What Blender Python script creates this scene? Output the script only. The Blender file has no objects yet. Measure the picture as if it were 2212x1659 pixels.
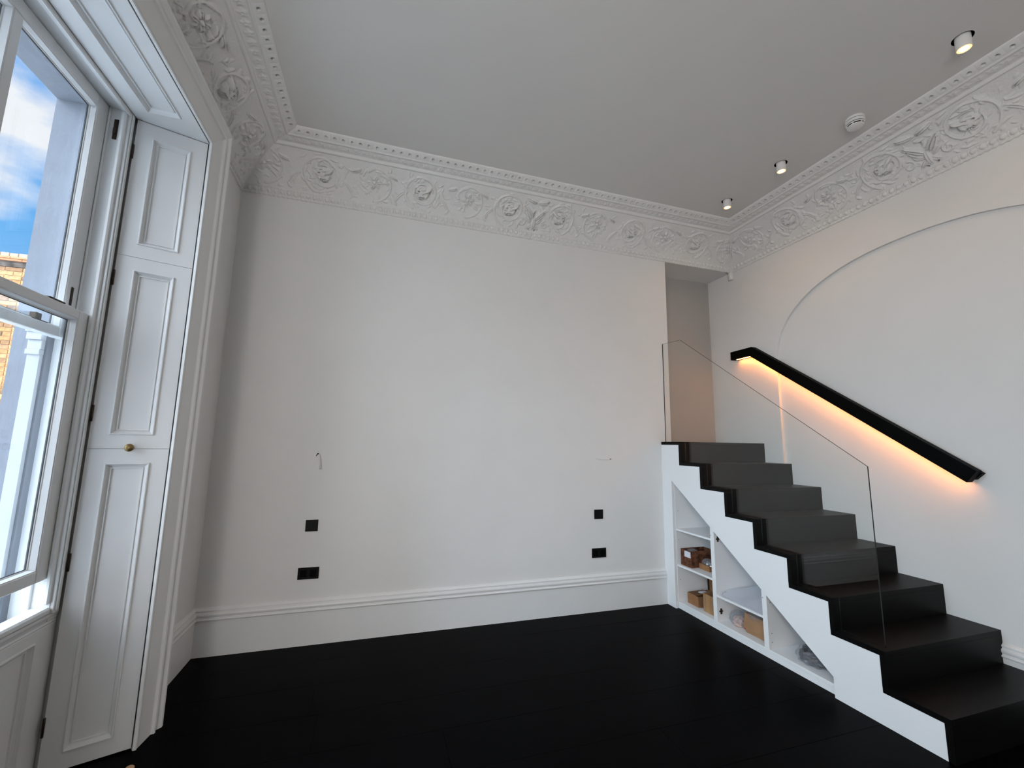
import bpy, bmesh, math, random
import numpy as np
from mathutils import Vector, Matrix
C = bpy.context.scene.collection
S = bpy.context.scene
random.seed(7)
PI = math.pi

# ------------------------------------------------------------------ camera
RR = [[0.95380285, 0.29499535, -0.05690224], [-0.30001347, 0.94523891, -0.12851192], [0.01587579, 0.13964648, 0.99007415]]
CAM = (1.6125804, -3.63920344, 1.48761543)
cd = bpy.data.cameras.new('camera'); cam = bpy.data.objects.new('camera', cd); C.objects.link(cam)
cd.sensor_fit = 'HORIZONTAL'; cd.sensor_width = 36.0; cd.lens = 907.66446 / 2212 * 36.0
cd.clip_start = 0.02; cd.clip_end = 200
M = Matrix(((RR[0][0], RR[0][2], -RR[0][1], CAM[0]), (RR[1][0], RR[1][2], -RR[1][1], CAM[1]), (RR[2][0], RR[2][2], -RR[2][1], CAM[2]), (0, 0, 0, 1)))
cam.matrix_world = M
S.camera = cam

# ------------------------------------------------------------------ view, world, daylight
S.view_settings.view_transform = 'Standard'; S.view_settings.look = 'None'
S.view_settings.gamma = 1.0; S.view_settings.exposure = 0.36; S.view_settings.use_curve_mapping = False

w = bpy.data.worlds.new('sky'); S.world = w; w.use_nodes = True
nt = w.node_tree; N = nt.nodes; L = nt.links
for n in list(N): N.remove(n)
out = N.new('ShaderNodeOutputWorld'); bg = N.new('ShaderNodeBackground')
tc = N.new('ShaderNodeTexCoord'); sep = N.new('ShaderNodeSeparateXYZ')
L.new(tc.outputs['Generated'], sep.inputs[0])
ramp = N.new('ShaderNodeValToRGB'); L.new(sep.outputs['Z'], ramp.inputs[0])
e = ramp.color_ramp.elements
e[0].position = 0.0; e[0].color = (0.42, 0.70, 0.98, 1)
e[1].position = 0.75; e[1].color = (0.10, 0.33, 0.85, 1)
x_ = ramp.color_ramp.elements.new(0.30); x_.color = (0.14, 0.47, 0.92, 1)
mp = N.new('ShaderNodeMapping'); mp.inputs['Scale'].default_value = (1.0, 1.0, 1.9); mp.inputs['Location'].default_value = (0.0, 0.0, 0.0)
L.new(tc.outputs['Generated'], mp.inputs[0])
nz = N.new('ShaderNodeTexNoise'); nz.inputs['Scale'].default_value = 2.6; nz.inputs['Detail'].default_value = 7; nz.inputs['Roughness'].default_value = 0.55
L.new(mp.outputs[0], nz.inputs['Vector'])
cr = N.new('ShaderNodeValToRGB'); cr.color_ramp.elements[0].position = 0.50; cr.color_ramp.elements[1].position = 0.62
L.new(nz.outputs['Fac'], cr.inputs[0])
mx = N.new('ShaderNodeMix'); mx.data_type = 'RGBA'
L.new(cr.outputs[0], mx.inputs['Factor']); L.new(ramp.outputs[0], mx.inputs['A']); mx.inputs['B'].default_value = (0.95, 0.97, 1.0, 1)
L.new(mx.outputs['Result'], bg.inputs['Color']); bg.inputs['Strength'].default_value = 0.84
L.new(bg.outputs[0], out.inputs[0])

def sun(name, d, strength, angle, col):
    l = bpy.data.lights.new(name, 'SUN'); l.energy = strength; l.angle = math.radians(angle); l.color = col
    o = bpy.data.objects.new(name, l); C.objects.link(o)
    o.rotation_euler = Vector(d).to_track_quat('-Z', 'Y').to_euler(); return o
def area(name, loc, d, sx, sy, power, col):
    l = bpy.data.lights.new(name, 'AREA'); l.shape = 'RECTANGLE'; l.size = sx; l.size_y = sy; l.energy = power; l.color = col
    o = bpy.data.objects.new(name, l); C.objects.link(o); o.location = loc
    o.rotation_euler = Vector(d).to_track_quat('-Z', 'Z').to_euler(); return o
# sunlight reaching the brick house across the yard (comes over the roof of this building)
sun('sun', (-0.35, 0.75, -0.62), 2.4, 1.0, (1.0, 0.93, 0.82))
# open bright sky in front of the facade
sun('sky_daylight', (0.62, 0.52, -0.50), 4.4, 80, (0.90, 0.95, 1.0))
sun('sky_daylight_low', (0.85, 0.05, -0.45), 8.0, 60, (0.58, 0.81, 1.0))
# added fill lamps behind the camera, set before the made-up windows
area('added_fill', (0.56, -4.60, 1.95), (0.60, 0.8, -0.05), 1.1, 2.3, 42, (1.0, 0.98, 0.96))
area('added_fill', (0.56, -5.85, 1.95), (0.60, 0.8, -0.05), 1.1, 2.3, 42, (1.0, 0.98, 0.96))

# ------------------------------------------------------------------ materials
def mat(name, col, rough=0.5, spec=0.5, metal=0.0, noise=0.0, nscale=20.0, bump=0.0, bscale=200.0, stretch=None, emit=None, estr=0.0):
    m = bpy.data.materials.new(name); m.use_nodes = True
    t = m.node_tree; b = t.nodes['Principled BSDF']
    b.inputs['Base Color'].default_value = (*col, 1); b.inputs['Roughness'].default_value = rough
    b.inputs['Specular IOR Level'].default_value = spec; b.inputs['Metallic'].default_value = metal
    tcn = t.nodes.new('ShaderNodeTexCoord'); src = tcn.outputs['Object']
    if stretch:
        mpn = t.nodes.new('ShaderNodeMapping'); mpn.inputs['Scale'].default_value = stretch
        t.links.new(src, mpn.inputs[0]); src = mpn.outputs[0]
    if noise > 0:
        n = t.nodes.new('ShaderNodeTexNoise'); n.inputs['Scale'].default_value = nscale; n.inputs['Detail'].default_value = 5
        t.links.new(src, n.inputs['Vector'])
        r = t.nodes.new('ShaderNodeValToRGB')
        r.color_ramp.elements[0].position = 0.3; r.color_ramp.elements[1].position = 0.7
        r.color_ramp.elements[0].color = (*[max(0, c * (1 - noise)) for c in col], 1)
        r.color_ramp.elements[1].color = (*[min(1, c * (1 + noise)) for c in col], 1)
        t.links.new(n.outputs['Fac'], r.inputs[0]); t.links.new(r.outputs[0], b.inputs['Base Color'])
    if bump > 0:
        n2 = t.nodes.new('ShaderNodeTexNoise'); n2.inputs['Scale'].default_value = bscale; n2.inputs['Detail'].default_value = 4
        t.links.new(src, n2.inputs['Vector'])
        bp = t.nodes.new('ShaderNodeBump'); bp.inputs['Strength'].default_value = bump; bp.inputs['Distance'].default_value = 0.004
        t.links.new(n2.outputs['Fac'], bp.inputs['Height']); t.links.new(bp.outputs[0], b.inputs['Normal'])
    if emit:
        b.inputs['Emission Color'].default_value = (*emit, 1); b.inputs['Emission Strength'].default_value = estr
    return m
def glass_mat(name, tint=(1, 1, 1), boost=1.0):
    m = bpy.data.materials.new(name); m.use_nodes = True; t = m.node_tree
    for n in list(t.nodes): t.nodes.remove(n)
    o = t.nodes.new('ShaderNodeOutputMaterial'); mixn = t.nodes.new('ShaderNodeMixShader')
    tr = t.nodes.new('ShaderNodeBsdfTransparent'); tr.inputs[0].default_value = (*tint, 1)
    gl = t.nodes.new('ShaderNodeBsdfGlossy'); gl.inputs['Roughness'].default_value = 0.0
    fr = t.nodes.new('ShaderNodeFresnel'); fr.inputs[0].default_value = 1.5
    ge = t.nodes.new('ShaderNodeNewGeometry'); ior = t.nodes.new('ShaderNodeMapRange')   # same surface reflection entering and leaving the sheet
    ior.inputs['To Min'].default_value = 1.5; ior.inputs['To Max'].default_value = 1 / 1.5
    t.links.new(ge.outputs['Backfacing'], ior.inputs['Value']); t.links.new(ior.outputs[0], fr.inputs[0])
    t.links.new(fr.outputs[0], mixn.inputs[0])
    t.links.new(tr.outputs[0], mixn.inputs[1]); t.links.new(gl.outputs[0], mixn.inputs[2]); t.links.new(mixn.outputs[0], o.inputs[0])
    return m
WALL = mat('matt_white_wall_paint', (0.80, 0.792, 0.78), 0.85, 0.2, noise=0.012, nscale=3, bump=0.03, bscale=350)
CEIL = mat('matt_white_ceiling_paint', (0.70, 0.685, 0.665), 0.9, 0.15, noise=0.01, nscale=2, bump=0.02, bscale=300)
PLASTER = mat('white_plaster', (0.80, 0.79, 0.775), 0.75, 0.25, noise=0.015, nscale=8, bump=0.05, bscale=250)
WOODW = mat('white_satin_woodwork', (0.80, 0.80, 0.795), 0.38, 0.45, noise=0.01, nscale=5)
PANELW = mat('white_lacquer', (0.88, 0.88, 0.88), 0.45, 0.4, noise=0.008, nscale=5)
BLACKF = mat('black_floorboard', (0.0010, 0.0010, 0.0013), 0.36, 0.05, noise=0.35, nscale=14, stretch=(0.25, 4, 1), bump=0.10, bscale=60)
BLACKT = mat('black_satin_tread', (0.0035, 0.0033, 0.0032), 0.42, 0.10, noise=0.25, nscale=18, stretch=(0.3, 3, 1), bump=0.015, bscale=90)
BLACKM = mat('matt_black_metal', (0.002, 0.002, 0.002), 0.55, 0.06)
BLACKP = mat('black_plate', (0.004, 0.004, 0.004), 0.4, 0.15)
BRASS = mat('aged_brass', (0.30, 0.215, 0.10), 0.33, 0.5, metal=1.0, noise=0.15, nscale=60)
BRONZE = mat('dark_bronze', (0.05, 0.035, 0.025), 0.4, 0.5, metal=0.8)
BLACKF.node_tree.nodes['Principled BSDF'].inputs['IOR'].default_value = 1.08
BLACKF.node_tree.nodes['Principled BSDF'].inputs['Specular IOR Level'].default_value = 0.5
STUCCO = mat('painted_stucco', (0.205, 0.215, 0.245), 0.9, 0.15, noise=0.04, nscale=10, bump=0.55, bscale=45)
STONEW = mat('white_stone', (0.80, 0.79, 0.78), 0.8, 0.2, noise=0.05, nscale=6, bump=0.15, bscale=60)
GLASS = glass_mat('clear_glass', (0.97, 0.985, 0.98))
PANE = glass_mat('window_glass', (0.98, 0.99, 1.0))
GLEDGE = mat('glass_cut_edge', (0.006, 0.011, 0.010), 0.25, 0.25)
PLAW = mat('white_plastic', (0.80, 0.79, 0.77), 0.4, 0.4)
CARD = mat('brown_cardboard', (0.31, 0.155, 0.072), 0.85, 0.15, noise=0.12, nscale=12)
CARDI = mat('cardboard_inside', (0.21, 0.115, 0.058), 0.9, 0.1, noise=0.12, nscale=14)
CARDK = mat('kraft_cardboard', (0.36, 0.205, 0.11), 0.85, 0.15, noise=0.10, nscale=10)
PRINT = mat('red_brown_printed_board', (0.135, 0.055, 0.030), 0.8, 0.15, noise=0.70, nscale=28)
TAPE = mat('brown_tape', (0.42, 0.24, 0.10), 0.3, 0.4)
PAPER = mat('white_paper', (0.74, 0.75, 0.80), 0.85, 0.15)
REDP = mat('red_print', (0.45, 0.04, 0.04), 0.6, 0.3)
PINKP = mat('pink_print', (0.62, 0.45, 0.40), 0.7, 0.2, noise=0.4, nscale=40)
DARKP = mat('dark_plastic_bundle', (0.06, 0.065, 0.075), 0.35, 0.5, noise=0.6, nscale=45)
STEEL = mat('silver_hardware', (0.65, 0.65, 0.66), 0.25, 0.5, metal=1.0, noise=0.2, nscale=80)
TAN = mat('tan_wood', (0.55, 0.33, 0.17), 0.6, 0.3, noise=0.15, nscale=30)
WARM = mat('lit_lens', (1, 0.85, 0.65), 0.5, 0.2, emit=(1.0, 0.80, 0.50), estr=4.0)
WARMR = mat('lit_lens_rim', (1, 0.7, 0.4), 0.5, 0.2, emit=(1.0, 0.50, 0.20), estr=1.3)
LED = mat('led_strip_light', (1, 0.7, 0.4), 0.5, 0.2, emit=(1.0, 0.33, 0.06), estr=33.0)
def film_mat():
    m = bpy.data.materials.new('clear_plastic_film'); m.use_nodes = True; t = m.node_tree
    for n in list(t.nodes): t.nodes.remove(n)
    o = t.nodes.new('ShaderNodeOutputMaterial'); m1 = t.nodes.new('ShaderNodeMixShader'); m1.inputs[0].default_value = 0.22
    tr = t.nodes.new('ShaderNodeBsdfTransparent'); tr.inputs[0].default_value = (0.93, 0.93, 0.94, 1)
    p = t.nodes.new('ShaderNodeBsdfPrincipled'); p.inputs['Base Color'].default_value = (0.5, 0.5, 0.52, 1); p.inputs['Roughness'].default_value = 0.12
    t.links.new(tr.outputs[0], m1.inputs[1]); t.links.new(p.outputs[0], m1.inputs[2]); t.links.new(m1.outputs[0], o.inputs[0]); return m
FILM = film_mat()
BRICKM = [mat('stock_brick', c, 0.9, 0.15, noise=0.28, nscale=18, bump=0.5, bscale=60) for c in
          ((0.47, 0.24, 0.10), (0.54, 0.31, 0.14), (0.33, 0.18, 0.09), (0.50, 0.24, 0.12), (0.24, 0.15, 0.09))]
MORTAR = mat('lime_mortar', (0.80, 0.64, 0.40), 0.95, 0.1, noise=0.1, nscale=20)
TILEO = mat('orange_tile', (0.62, 0.28, 0.14), 0.8, 0.2, noise=0.2, nscale=12)
CONC = mat('weathered_concrete', (0.11, 0.09, 0.075), 0.95, 0.1, noise=0.5, nscale=9)
COPB = mat('pale_coping_brick', (0.60, 0.42, 0.30), 0.9, 0.1, noise=0.2, nscale=10)

# ------------------------------------------------------------------ mesh helpers
def mk(name, verts, faces, m, parent=None, smooth=False, kind=None, mats=None, midx=None):
    me = bpy.data.meshes.new(name); me.from_pydata([tuple(v) for v in verts], [], faces); me.update()
    for x in (mats or [m]): me.materials.append(x)
    if midx: me.polygons.foreach_set('material_index', midx)
    if smooth: me.polygons.foreach_set('use_smooth', [True] * len(me.polygons))
    o = bpy.data.objects.new(name, me); C.objects.link(o)
    if parent: o.parent = parent
    if kind: o['kind'] = kind
    return o
def bmobj(name, bm, m, parent=None, smooth=False, kind=None):
    bmesh.ops.recalc_face_normals(bm, faces=bm.faces)
    me = bpy.data.meshes.new(name); bm.to_mesh(me); bm.free(); me.materials.append(m)
    if smooth: me.polygons.foreach_set('use_smooth', [True] * len(me.polygons))
    o = bpy.data.objects.new(name, me); C.objects.link(o)
    if parent: o.parent = parent
    if kind: o['kind'] = kind
    return o
def addbox(bm, x0, x1, y0, y1, z0, z1, bev=0.0, seg=1):
    vs = [bm.verts.new((x, y, z)) for z in (z0, z1) for y in (y0, y1) for x in (x0, x1)]
    fs = [bm.faces.new([vs[i] for i in q]) for q in ((0, 2, 3, 1), (4, 5, 7, 6), (0, 1, 5, 4), (2, 6, 7, 3), (0, 4, 6, 2), (1, 3, 7, 5))]
    if bev:
        ed = list({e for f in fs for e in f.edges})
        bmesh.ops.bevel(bm, geom=ed, offset=bev, segments=seg, affect='EDGES', profile=0.5)
def box(name, x0, x1, y0, y1, z0, z1, m, parent=None, bev=0.0, kind=None, seg=1):
    bm = bmesh.new(); addbox(bm, min(x0, x1), max(x0, x1), min(y0, y1), max(y0, y1), min(z0, z1), max(z0, z1), bev, seg)
    return bmobj(name, bm, m, parent, kind=kind)
def prism(name, pts, a, b, m, axis='x', parent=None, kind=None, bev=0.0):
    """closed polygon pts in the plane across axis, extruded from a to b"""
    bm = bmesh.new()
    def P(p, h):
        return {'x': (h, p[0], p[1]), 'y': (p[0], h, p[1]), 'z': (p[0], p[1], h)}[axis]
    va = [bm.verts.new(P(p, a)) for p in pts]; vb = [bm.verts.new(P(p, b)) for p in pts]
    bm.faces.new(va); bm.faces.new(list(reversed(vb))); n = len(pts)
    for i in range(n): bm.faces.new((va[i], va[(i + 1) % n], vb[(i + 1) % n], vb[i]))
    if bev: bmesh.ops.bevel(bm, geom=list(bm.edges), offset=bev, segments=1, affect='EDGES')
    return bmobj(name, bm, m, parent, kind=kind)
def sweep(name, rows, m, parent=None, kind=None, smooth=False, cap=True):
    """rows: list of profiles (same length lists of xyz) joined along the path"""
    n = len(rows[0]); v = [p for r in rows for p in r]; f = []
    for i in range(len(rows) - 1):
        for j in range(n - 1):
            a = i * n + j; f.append((a, a + 1, a + n + 1, a + n))
    if cap:
        f.append(tuple(range(n))); f.append(tuple(reversed(range((len(rows) - 1) * n, len(rows) * n))))
    bm = bmesh.new(); vs = [bm.verts.new(p) for p in v]
    for q in f:
        try: bm.faces.new([vs[i] for i in q])
        except ValueError: pass
    return bmobj(name, bm, m, parent, kind=kind, smooth=smooth)
def tube(name, pts, r, m, parent=None, seg=8, kind=None):
    pts = [Vector(p) for p in pts]; rows = []; up = Vector((0.13, 0.21, 1)).normalized()
    for i, p in enumerate(pts):
        t = (pts[min(i + 1, len(pts) - 1)] - pts[max(i - 1, 0)]).normalized()
        a = t.cross(up).normalized(); b = t.cross(a)
        rr = r[i] if isinstance(r, (list, tuple)) else r
        rows.append([p + a * math.cos(2 * PI * k / seg) * rr + b * math.sin(2 * PI * k / seg) * rr for k in range(seg)])
    v = [q for row in rows for q in row]; f = []
    for i in range(len(rows) - 1):
        for k in range(seg):
            f.append((i * seg + k, i * seg + (k + 1) % seg, (i + 1) * seg + (k + 1) % seg, (i + 1) * seg + k))
    f.append(tuple(range(seg))); f.append(tuple(range((len(rows) - 1) * seg, len(rows) * seg)))
    bm = bmesh.new(); vs = [bm.verts.new(p) for p in v]
    for q in f: bm.faces.new([vs[i] for i in q])
    return bmobj(name, bm, m, parent, smooth=True, kind=kind)
def lathe(name, prof, m, origin, axis=(0, 0, 1), parent=None, seg=32, smooth=True):
    """prof: list of (radius, height) along axis from origin"""
    ax = Vector(axis).normalized(); u = ax.orthogonal().normalized(); vv = ax.cross(u); O = Vector(origin)
    bm = bmesh.new(); rings = []
    for r, h in prof:
        if r < 1e-6: rings.append([bm.verts.new(O + ax * h)])
        else: rings.append([bm.verts.new(O + ax * h + u * math.cos(2 * PI * k / seg) * r + vv * math.sin(2 * PI * k / seg) * r) for k in range(seg)])
    for a, b in zip(rings, rings[1:]):
        for k in range(seg):
            k2 = (k + 1) % seg
            if len(a) == 1 and len(b) == 1: continue
            if len(a) == 1: bm.faces.new((a[0], b[k], b[k2]))
            elif len(b) == 1: bm.faces.new((a[k], a[k2], b[0]))
            else: bm.faces.new((a[k], a[k2], b[k2], b[k]))
    o = bmobj(name, bm, m, parent, smooth=False)
    if smooth:
        for p in o.data.polygons: p.use_smooth = True
        o.data.set_sharp_from_angle(angle=math.radians(35))
    return o
def thing(name, label, cat, loc=(0, 0, 0), group=None):
    o = bpy.data.objects.new(name, None); C.objects.link(o); o.location = loc; o.empty_display_size = 0.05
    o['label'] = label; o['category'] = cat
    if group: o['group'] = group
    return o
def struct(name, loc=(0, 0, 0)):
    o = bpy.data.objects.new(name, None); C.objects.link(o); o.location = loc; o['kind'] = 'structure'; o.empty_display_size = 0.05
    return o
def tag(o, label, cat, group=None):
    o['label'] = label; o['category'] = cat
    if group: o['group'] = group
    return o
def rebase(root, loc):
    """put the Empty at the base of its thing while the parts keep their place"""
    root.location = loc
    for ch in root.children:
        ch.matrix_parent_inverse = Matrix.Translation(-Vector(loc))

# ------------------------------------------------------------------ dimensions
FZ = -0.008                     # floor top
XL, XR = 0.45, 5.363            # left and right wall faces
RX = 5.388                      # recessed face inside the blind arch
YB = 0.0; YE = -6.6             # back wall, rear wall
CZ = 3.812                      # ceiling
WP = 4.338                      # white stair panel face
G, RI, Y0, T = 0.2654, 0.1908, -0.2554, 0.0295
ZC = 3.4655                     # cornice bottom
WC = -1.667                     # window centre line
def mir(y): return 2 * WC - y

# ------------------------------------------------------------------ floor: black boards, each a part
fl = box('floor', -0.04, 5.6, YE - 0.1, 0.02, FZ - 0.14, FZ - 0.016, BLACKF, kind='structure')
row_y = 0.033; k = 0
ends = [0.62, 2.9, 1.35, 3.6, 2.04, 0.95, 2.6, 1.5]
while row_y > YE:
    y1, y0 = row_y - 0.0004, max(row_y - 0.31, YE) + 0.0004
    cuts = [0.24] + sorted(c for c in [ends[k % 8] - 0.02 + i * 2.2 for i in range(-1, 3)] if 0.5 < c < 5.2) + [RX]
    for a, b in zip(cuts, cuts[1:]):
        bm = bmesh.new(); dz = random.uniform(-0.0004, 0.0004)
        addbox(bm, a + 0.0004, b - 0.0004, y0, y1, FZ - 0.016, FZ + dz, 0.0006)
        bmobj('floorboard', bm, BLACKF, fl)
    row_y -= 0.31; k += 1

# ------------------------------------------------------------------ walls
bm = bmesh.new()
addbox(bm, -0.04, 4.460, 0.0, 0.365, FZ - 0.1, 3.90)            # main back wall, its right end is the jamb
addbox(bm, 4.460, 5.60, 0.0, 0.365, ZC, 3.90)                   # over the landing recess
bmobj('wall_back', bm, WALL, kind='structure')
GREIGE = mat('greige_recess_back', (0.46, 0.44, 0.42), 0.85, 0.2, noise=0.012, nscale=3, bump=0.03, bscale=350)
box('wall_landing', 4.30, 5.60, 0.3655, 0.52, FZ - 0.1, 3.90, GREIGE, kind='structure')   # back of the landing recess, toned darker than the other walls
box('wall_rear', -0.04, 5.6, YE - 0.15, YE, FZ - 0.1, 3.9, WALL, kind='structure')

W2, W3 = -4.60, -5.85            # added unseen windows behind the camera, opening half width 0.55
def left_wall():
    bm = bmesh.new()
    for y0, y1 in ((-0.800, 0.0), (mir(-0.800) - 0.0, None), (None, None)): pass
    def seg(y0, y1): addbox(bm, -0.04, XL, y0, y1, FZ - 0.1, 3.90)
    seg(-0.90, 0.0)
    seg(W2 + 0.55, mir(-0.90)); seg(W3 + 0.55, W2 - 0.55)
    seg(YE, W3 - 0.55)
    for c, a in ((WC, 0.767), (W2, 0.55), (W3, 0.55)):
        addbox(bm, -0.04, XL, c - a, c + a, 3.235, 3.90)
    for c in (W2, W3): addbox(bm, -0.04, 0.20, c - 0.55, c + 0.55, FZ - 0.1, 0.60)
    addbox(bm, -0.04, 0.19, WC - 0.767, WC + 0.767, FZ - 0.1, 0.64)
    return bmobj('wall_left', bm, WALL, kind='structure')
left_wall()

def arch_z(y):
    u = min(1.0, abs((y + 1.66) / 1.17)); return 2.31 + 0.795 * (1 - u ** 2.2) ** (1 / 2.2)
bm = bmesh.new()
addbox(bm, RX, 5.60, YE, 0.365, FZ - 0.1, 3.90)
addbox(bm, XR, RX, -0.49, 0.365, FZ - 0.1, 3.90)
addbox(bm, XR, RX, YE, -2.83, FZ - 0.1, 3.90)
na = 72; th = [PI * i / na for i in range(na + 1)]
ys = [-1.66 + 1.17 * math.cos(t) for t in th]; zs = [arch_z(y) for y in ys]
fa = [bm.verts.new((XR, y, z)) for y, z in zip(ys, zs)]; ft = [bm.verts.new((XR, y, 3.90)) for y in ys]
ba = [bm.verts.new((RX, y, z)) for y, z in zip(ys, zs)]; bt = [bm.verts.new((RX, y, 3.90)) for y in ys]
for i in range(na):
    bm.faces.new((fa[i], ft[i], ft[i + 1], fa[i + 1])); bm.faces.new((fa[i], fa[i + 1], ba[i + 1], ba[i])); bm.faces.new((ba[i], ba[i + 1], bt[i + 1], bt[i]))
bmobj('wall_right', bm, WALL, kind='structure')

# ------------------------------------------------------------------ ceiling with round cut-outs for the downlights
DLX = 4.655; DLY = [-0.686, -1.255, -2.400]; DLR = 0.0475; TS = 0.07
bm = bmesh.new()
addbox(bm, -0.04, DLX - TS, YE - 0.1, 0.0, CZ, CZ + 0.12); addbox(bm, DLX + TS, 5.6, YE - 0.1, 0.0, CZ, CZ + 0.12)
yy = 0.0
for y in DLY + [None]:
    y1 = (y + TS) if y is not None else YE - 0.1
    addbox(bm, DLX - TS, DLX + TS, y1, yy, CZ, CZ + 0.12)
    if y is None: break
    n = 48; inner = []; outer = []; top = []
    for i in range(n):
        a = 2 * PI * i / n; c, s = math.cos(a), math.sin(a); m_ = max(abs(c), abs(s))
        inner.append(bm.verts.new((DLX + DLR * c, y + DLR * s, CZ))); outer.append(bm.verts.new((DLX + TS * c / m_, y + TS * s / m_, CZ)))
        top.append(bm.verts.new((DLX + DLR * c, y + DLR * s, CZ + 0.12)))
    cap = []
    for i in range(n):
        j = (i + 1) % n
        bm.faces.new((inner[i], inner[j], outer[j], outer[i])); bm.faces.new((inner[i], top[i], top[j], inner[j]))
    bm.faces.new(top); yy = y - TS
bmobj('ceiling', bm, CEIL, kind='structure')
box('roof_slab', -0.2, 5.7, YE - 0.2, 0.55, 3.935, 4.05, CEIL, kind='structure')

# ------------------------------------------------------------------ cornice: modelled plaster relief
CELL = 0.004
def profile():
    """polyline (c, z) and the developed length t of each point"""
    P = [(0.0, 3.4570), (0.012, 3.4580), (0.0145, 3.4630), (0.012, 3.4690), (0.0065, 3.472), (0.010, 3.4765)]
    n = 10
    for i in range(n + 1):
        a = i / n; P.append((0.012 + 0.014 * a + 0.004 * math.sin(PI * a), 3.479 + 0.033 * a))
    P += [(0.030, 3.515), (0.033, 3.519)]
    n = 84
    x0, z0, x1, z1 = 0.034, 3.5225, 0.262, 3.746
    for i in range(n + 1):
        a = i / n; sag = 0.020 * math.sin(PI * a)
        P.append((x0 + (x1 - x0) * a - sag * 0.70, z0 + (z1 - z0) * a + sag * 0.72))
    for i in range(1, 9):
        a = PI * i / 8; P.append((0.276 - 0.013 * math.cos(a) , 3.756 - 0.012 * math.sin(a) + 0.004 * i / 8))
    P += [(0.291, 3.7665)]
    for i in range(1, 15): P.append((0.291 + 0.073 * i / 14, 3.7665 + 0.010 * i / 14))
    P += [(0.367, 3.772), (0.372, 3.770), (0.377, 3.771), (0.381, 3.776)]
    for i in range(1, 15): P.append((0.381 + 0.058 * i / 14, 3.778 + 0.022 * i / 14))
    P += [(0.4430, 3.803), (0.4455, 3.808), (0.4460, 3.8125)]
    P = np.array(P); d = np.hypot(*(np.diff(P, axis=0).T)); t = np.concatenate([[0], np.cumsum(d)])
    return P, t
PR, PT = profile()
_i0 = int(np.argmin(np.abs(PR[:, 0] - 0.034) + np.abs(PR[:, 1] - 3.5225))); _i1 = int(np.argmin(np.abs(PR[:, 0] - 0.262) + np.abs(PR[:, 1] - 3.746)))
T_FR = float(PT[_i0]); LF = float(PT[_i1] - PT[_i0])     # frieze start and length along the profile
def stamp(H, S0, t_rows, s, t, r, amp, mode='max', prof='round'):
    ns, ntt = H.shape
    i0 = int((s - r - S0) / CELL); i1 = int((s + r - S0) / CELL) + 2
    i0 = max(i0, 0); i1 = min(i1, ns)
    j0 = np.searchsorted(t_rows, t - r); j1 = np.searchsorted(t_rows, t + r)
    if i1 <= i0 or j1 <= j0: return
    ss = S0 + CELL * np.arange(i0, i1)[:, None]; tt = t_rows[None, j0:j1]
    d2 = ((ss - s) ** 2 + (tt - t) ** 2) / (r * r)
    h = amp * np.sqrt(np.clip(1 - d2, 0, 1))
    if mode == 'max': H[i0:i1, j0:j1] = np.maximum(H[i0:i1, j0:j1], h)
    else: H[i0:i1, j0:j1] -= h
def leaf(H, S0, tr, s, t, ang, ln, wd, amp, curl=0.0, groove=True):
    n = max(6, int(ln / 0.003)); p = [s, t]; pts = []
    for i in range(n + 1):
        a = i / n; r = wd * (math.sin(PI * min(1, a * 0.92 + 0.06)) ** 0.8) + 0.0015
        stamp(H, S0, tr, p[0], p[1], r, amp * (0.55 + 0.45 * math.sin(PI * a)) * min(1, r / wd + 0.25)); pts.append((p[0], p[1], r))
        th = ang + curl * a; p = [p[0] + math.cos(th) * ln / n, p[1] + math.sin(th) * ln / n]
    if groove:
        for (x, y, r) in pts[2:-2]:
            if r > 0.006: stamp(H, S0, tr, x, y, 0.0042, amp * 0.35, 'sub')
def spiral(H, S0, tr, s, t, r0, r1, a0, turns, w0, w1, amp, d):
    n = int(abs(turns) * 2 * PI * r0 / 0.003)
    for i in range(n + 1):
        a = i / n; r = r0 + (r1 - r0) * a; th = a0 + d * turns * 2 * PI * a
        stamp(H, S0, tr, s + r * math.cos(th), t + r * math.sin(th), w0 + (w1 - w0) * a, amp)
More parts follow.
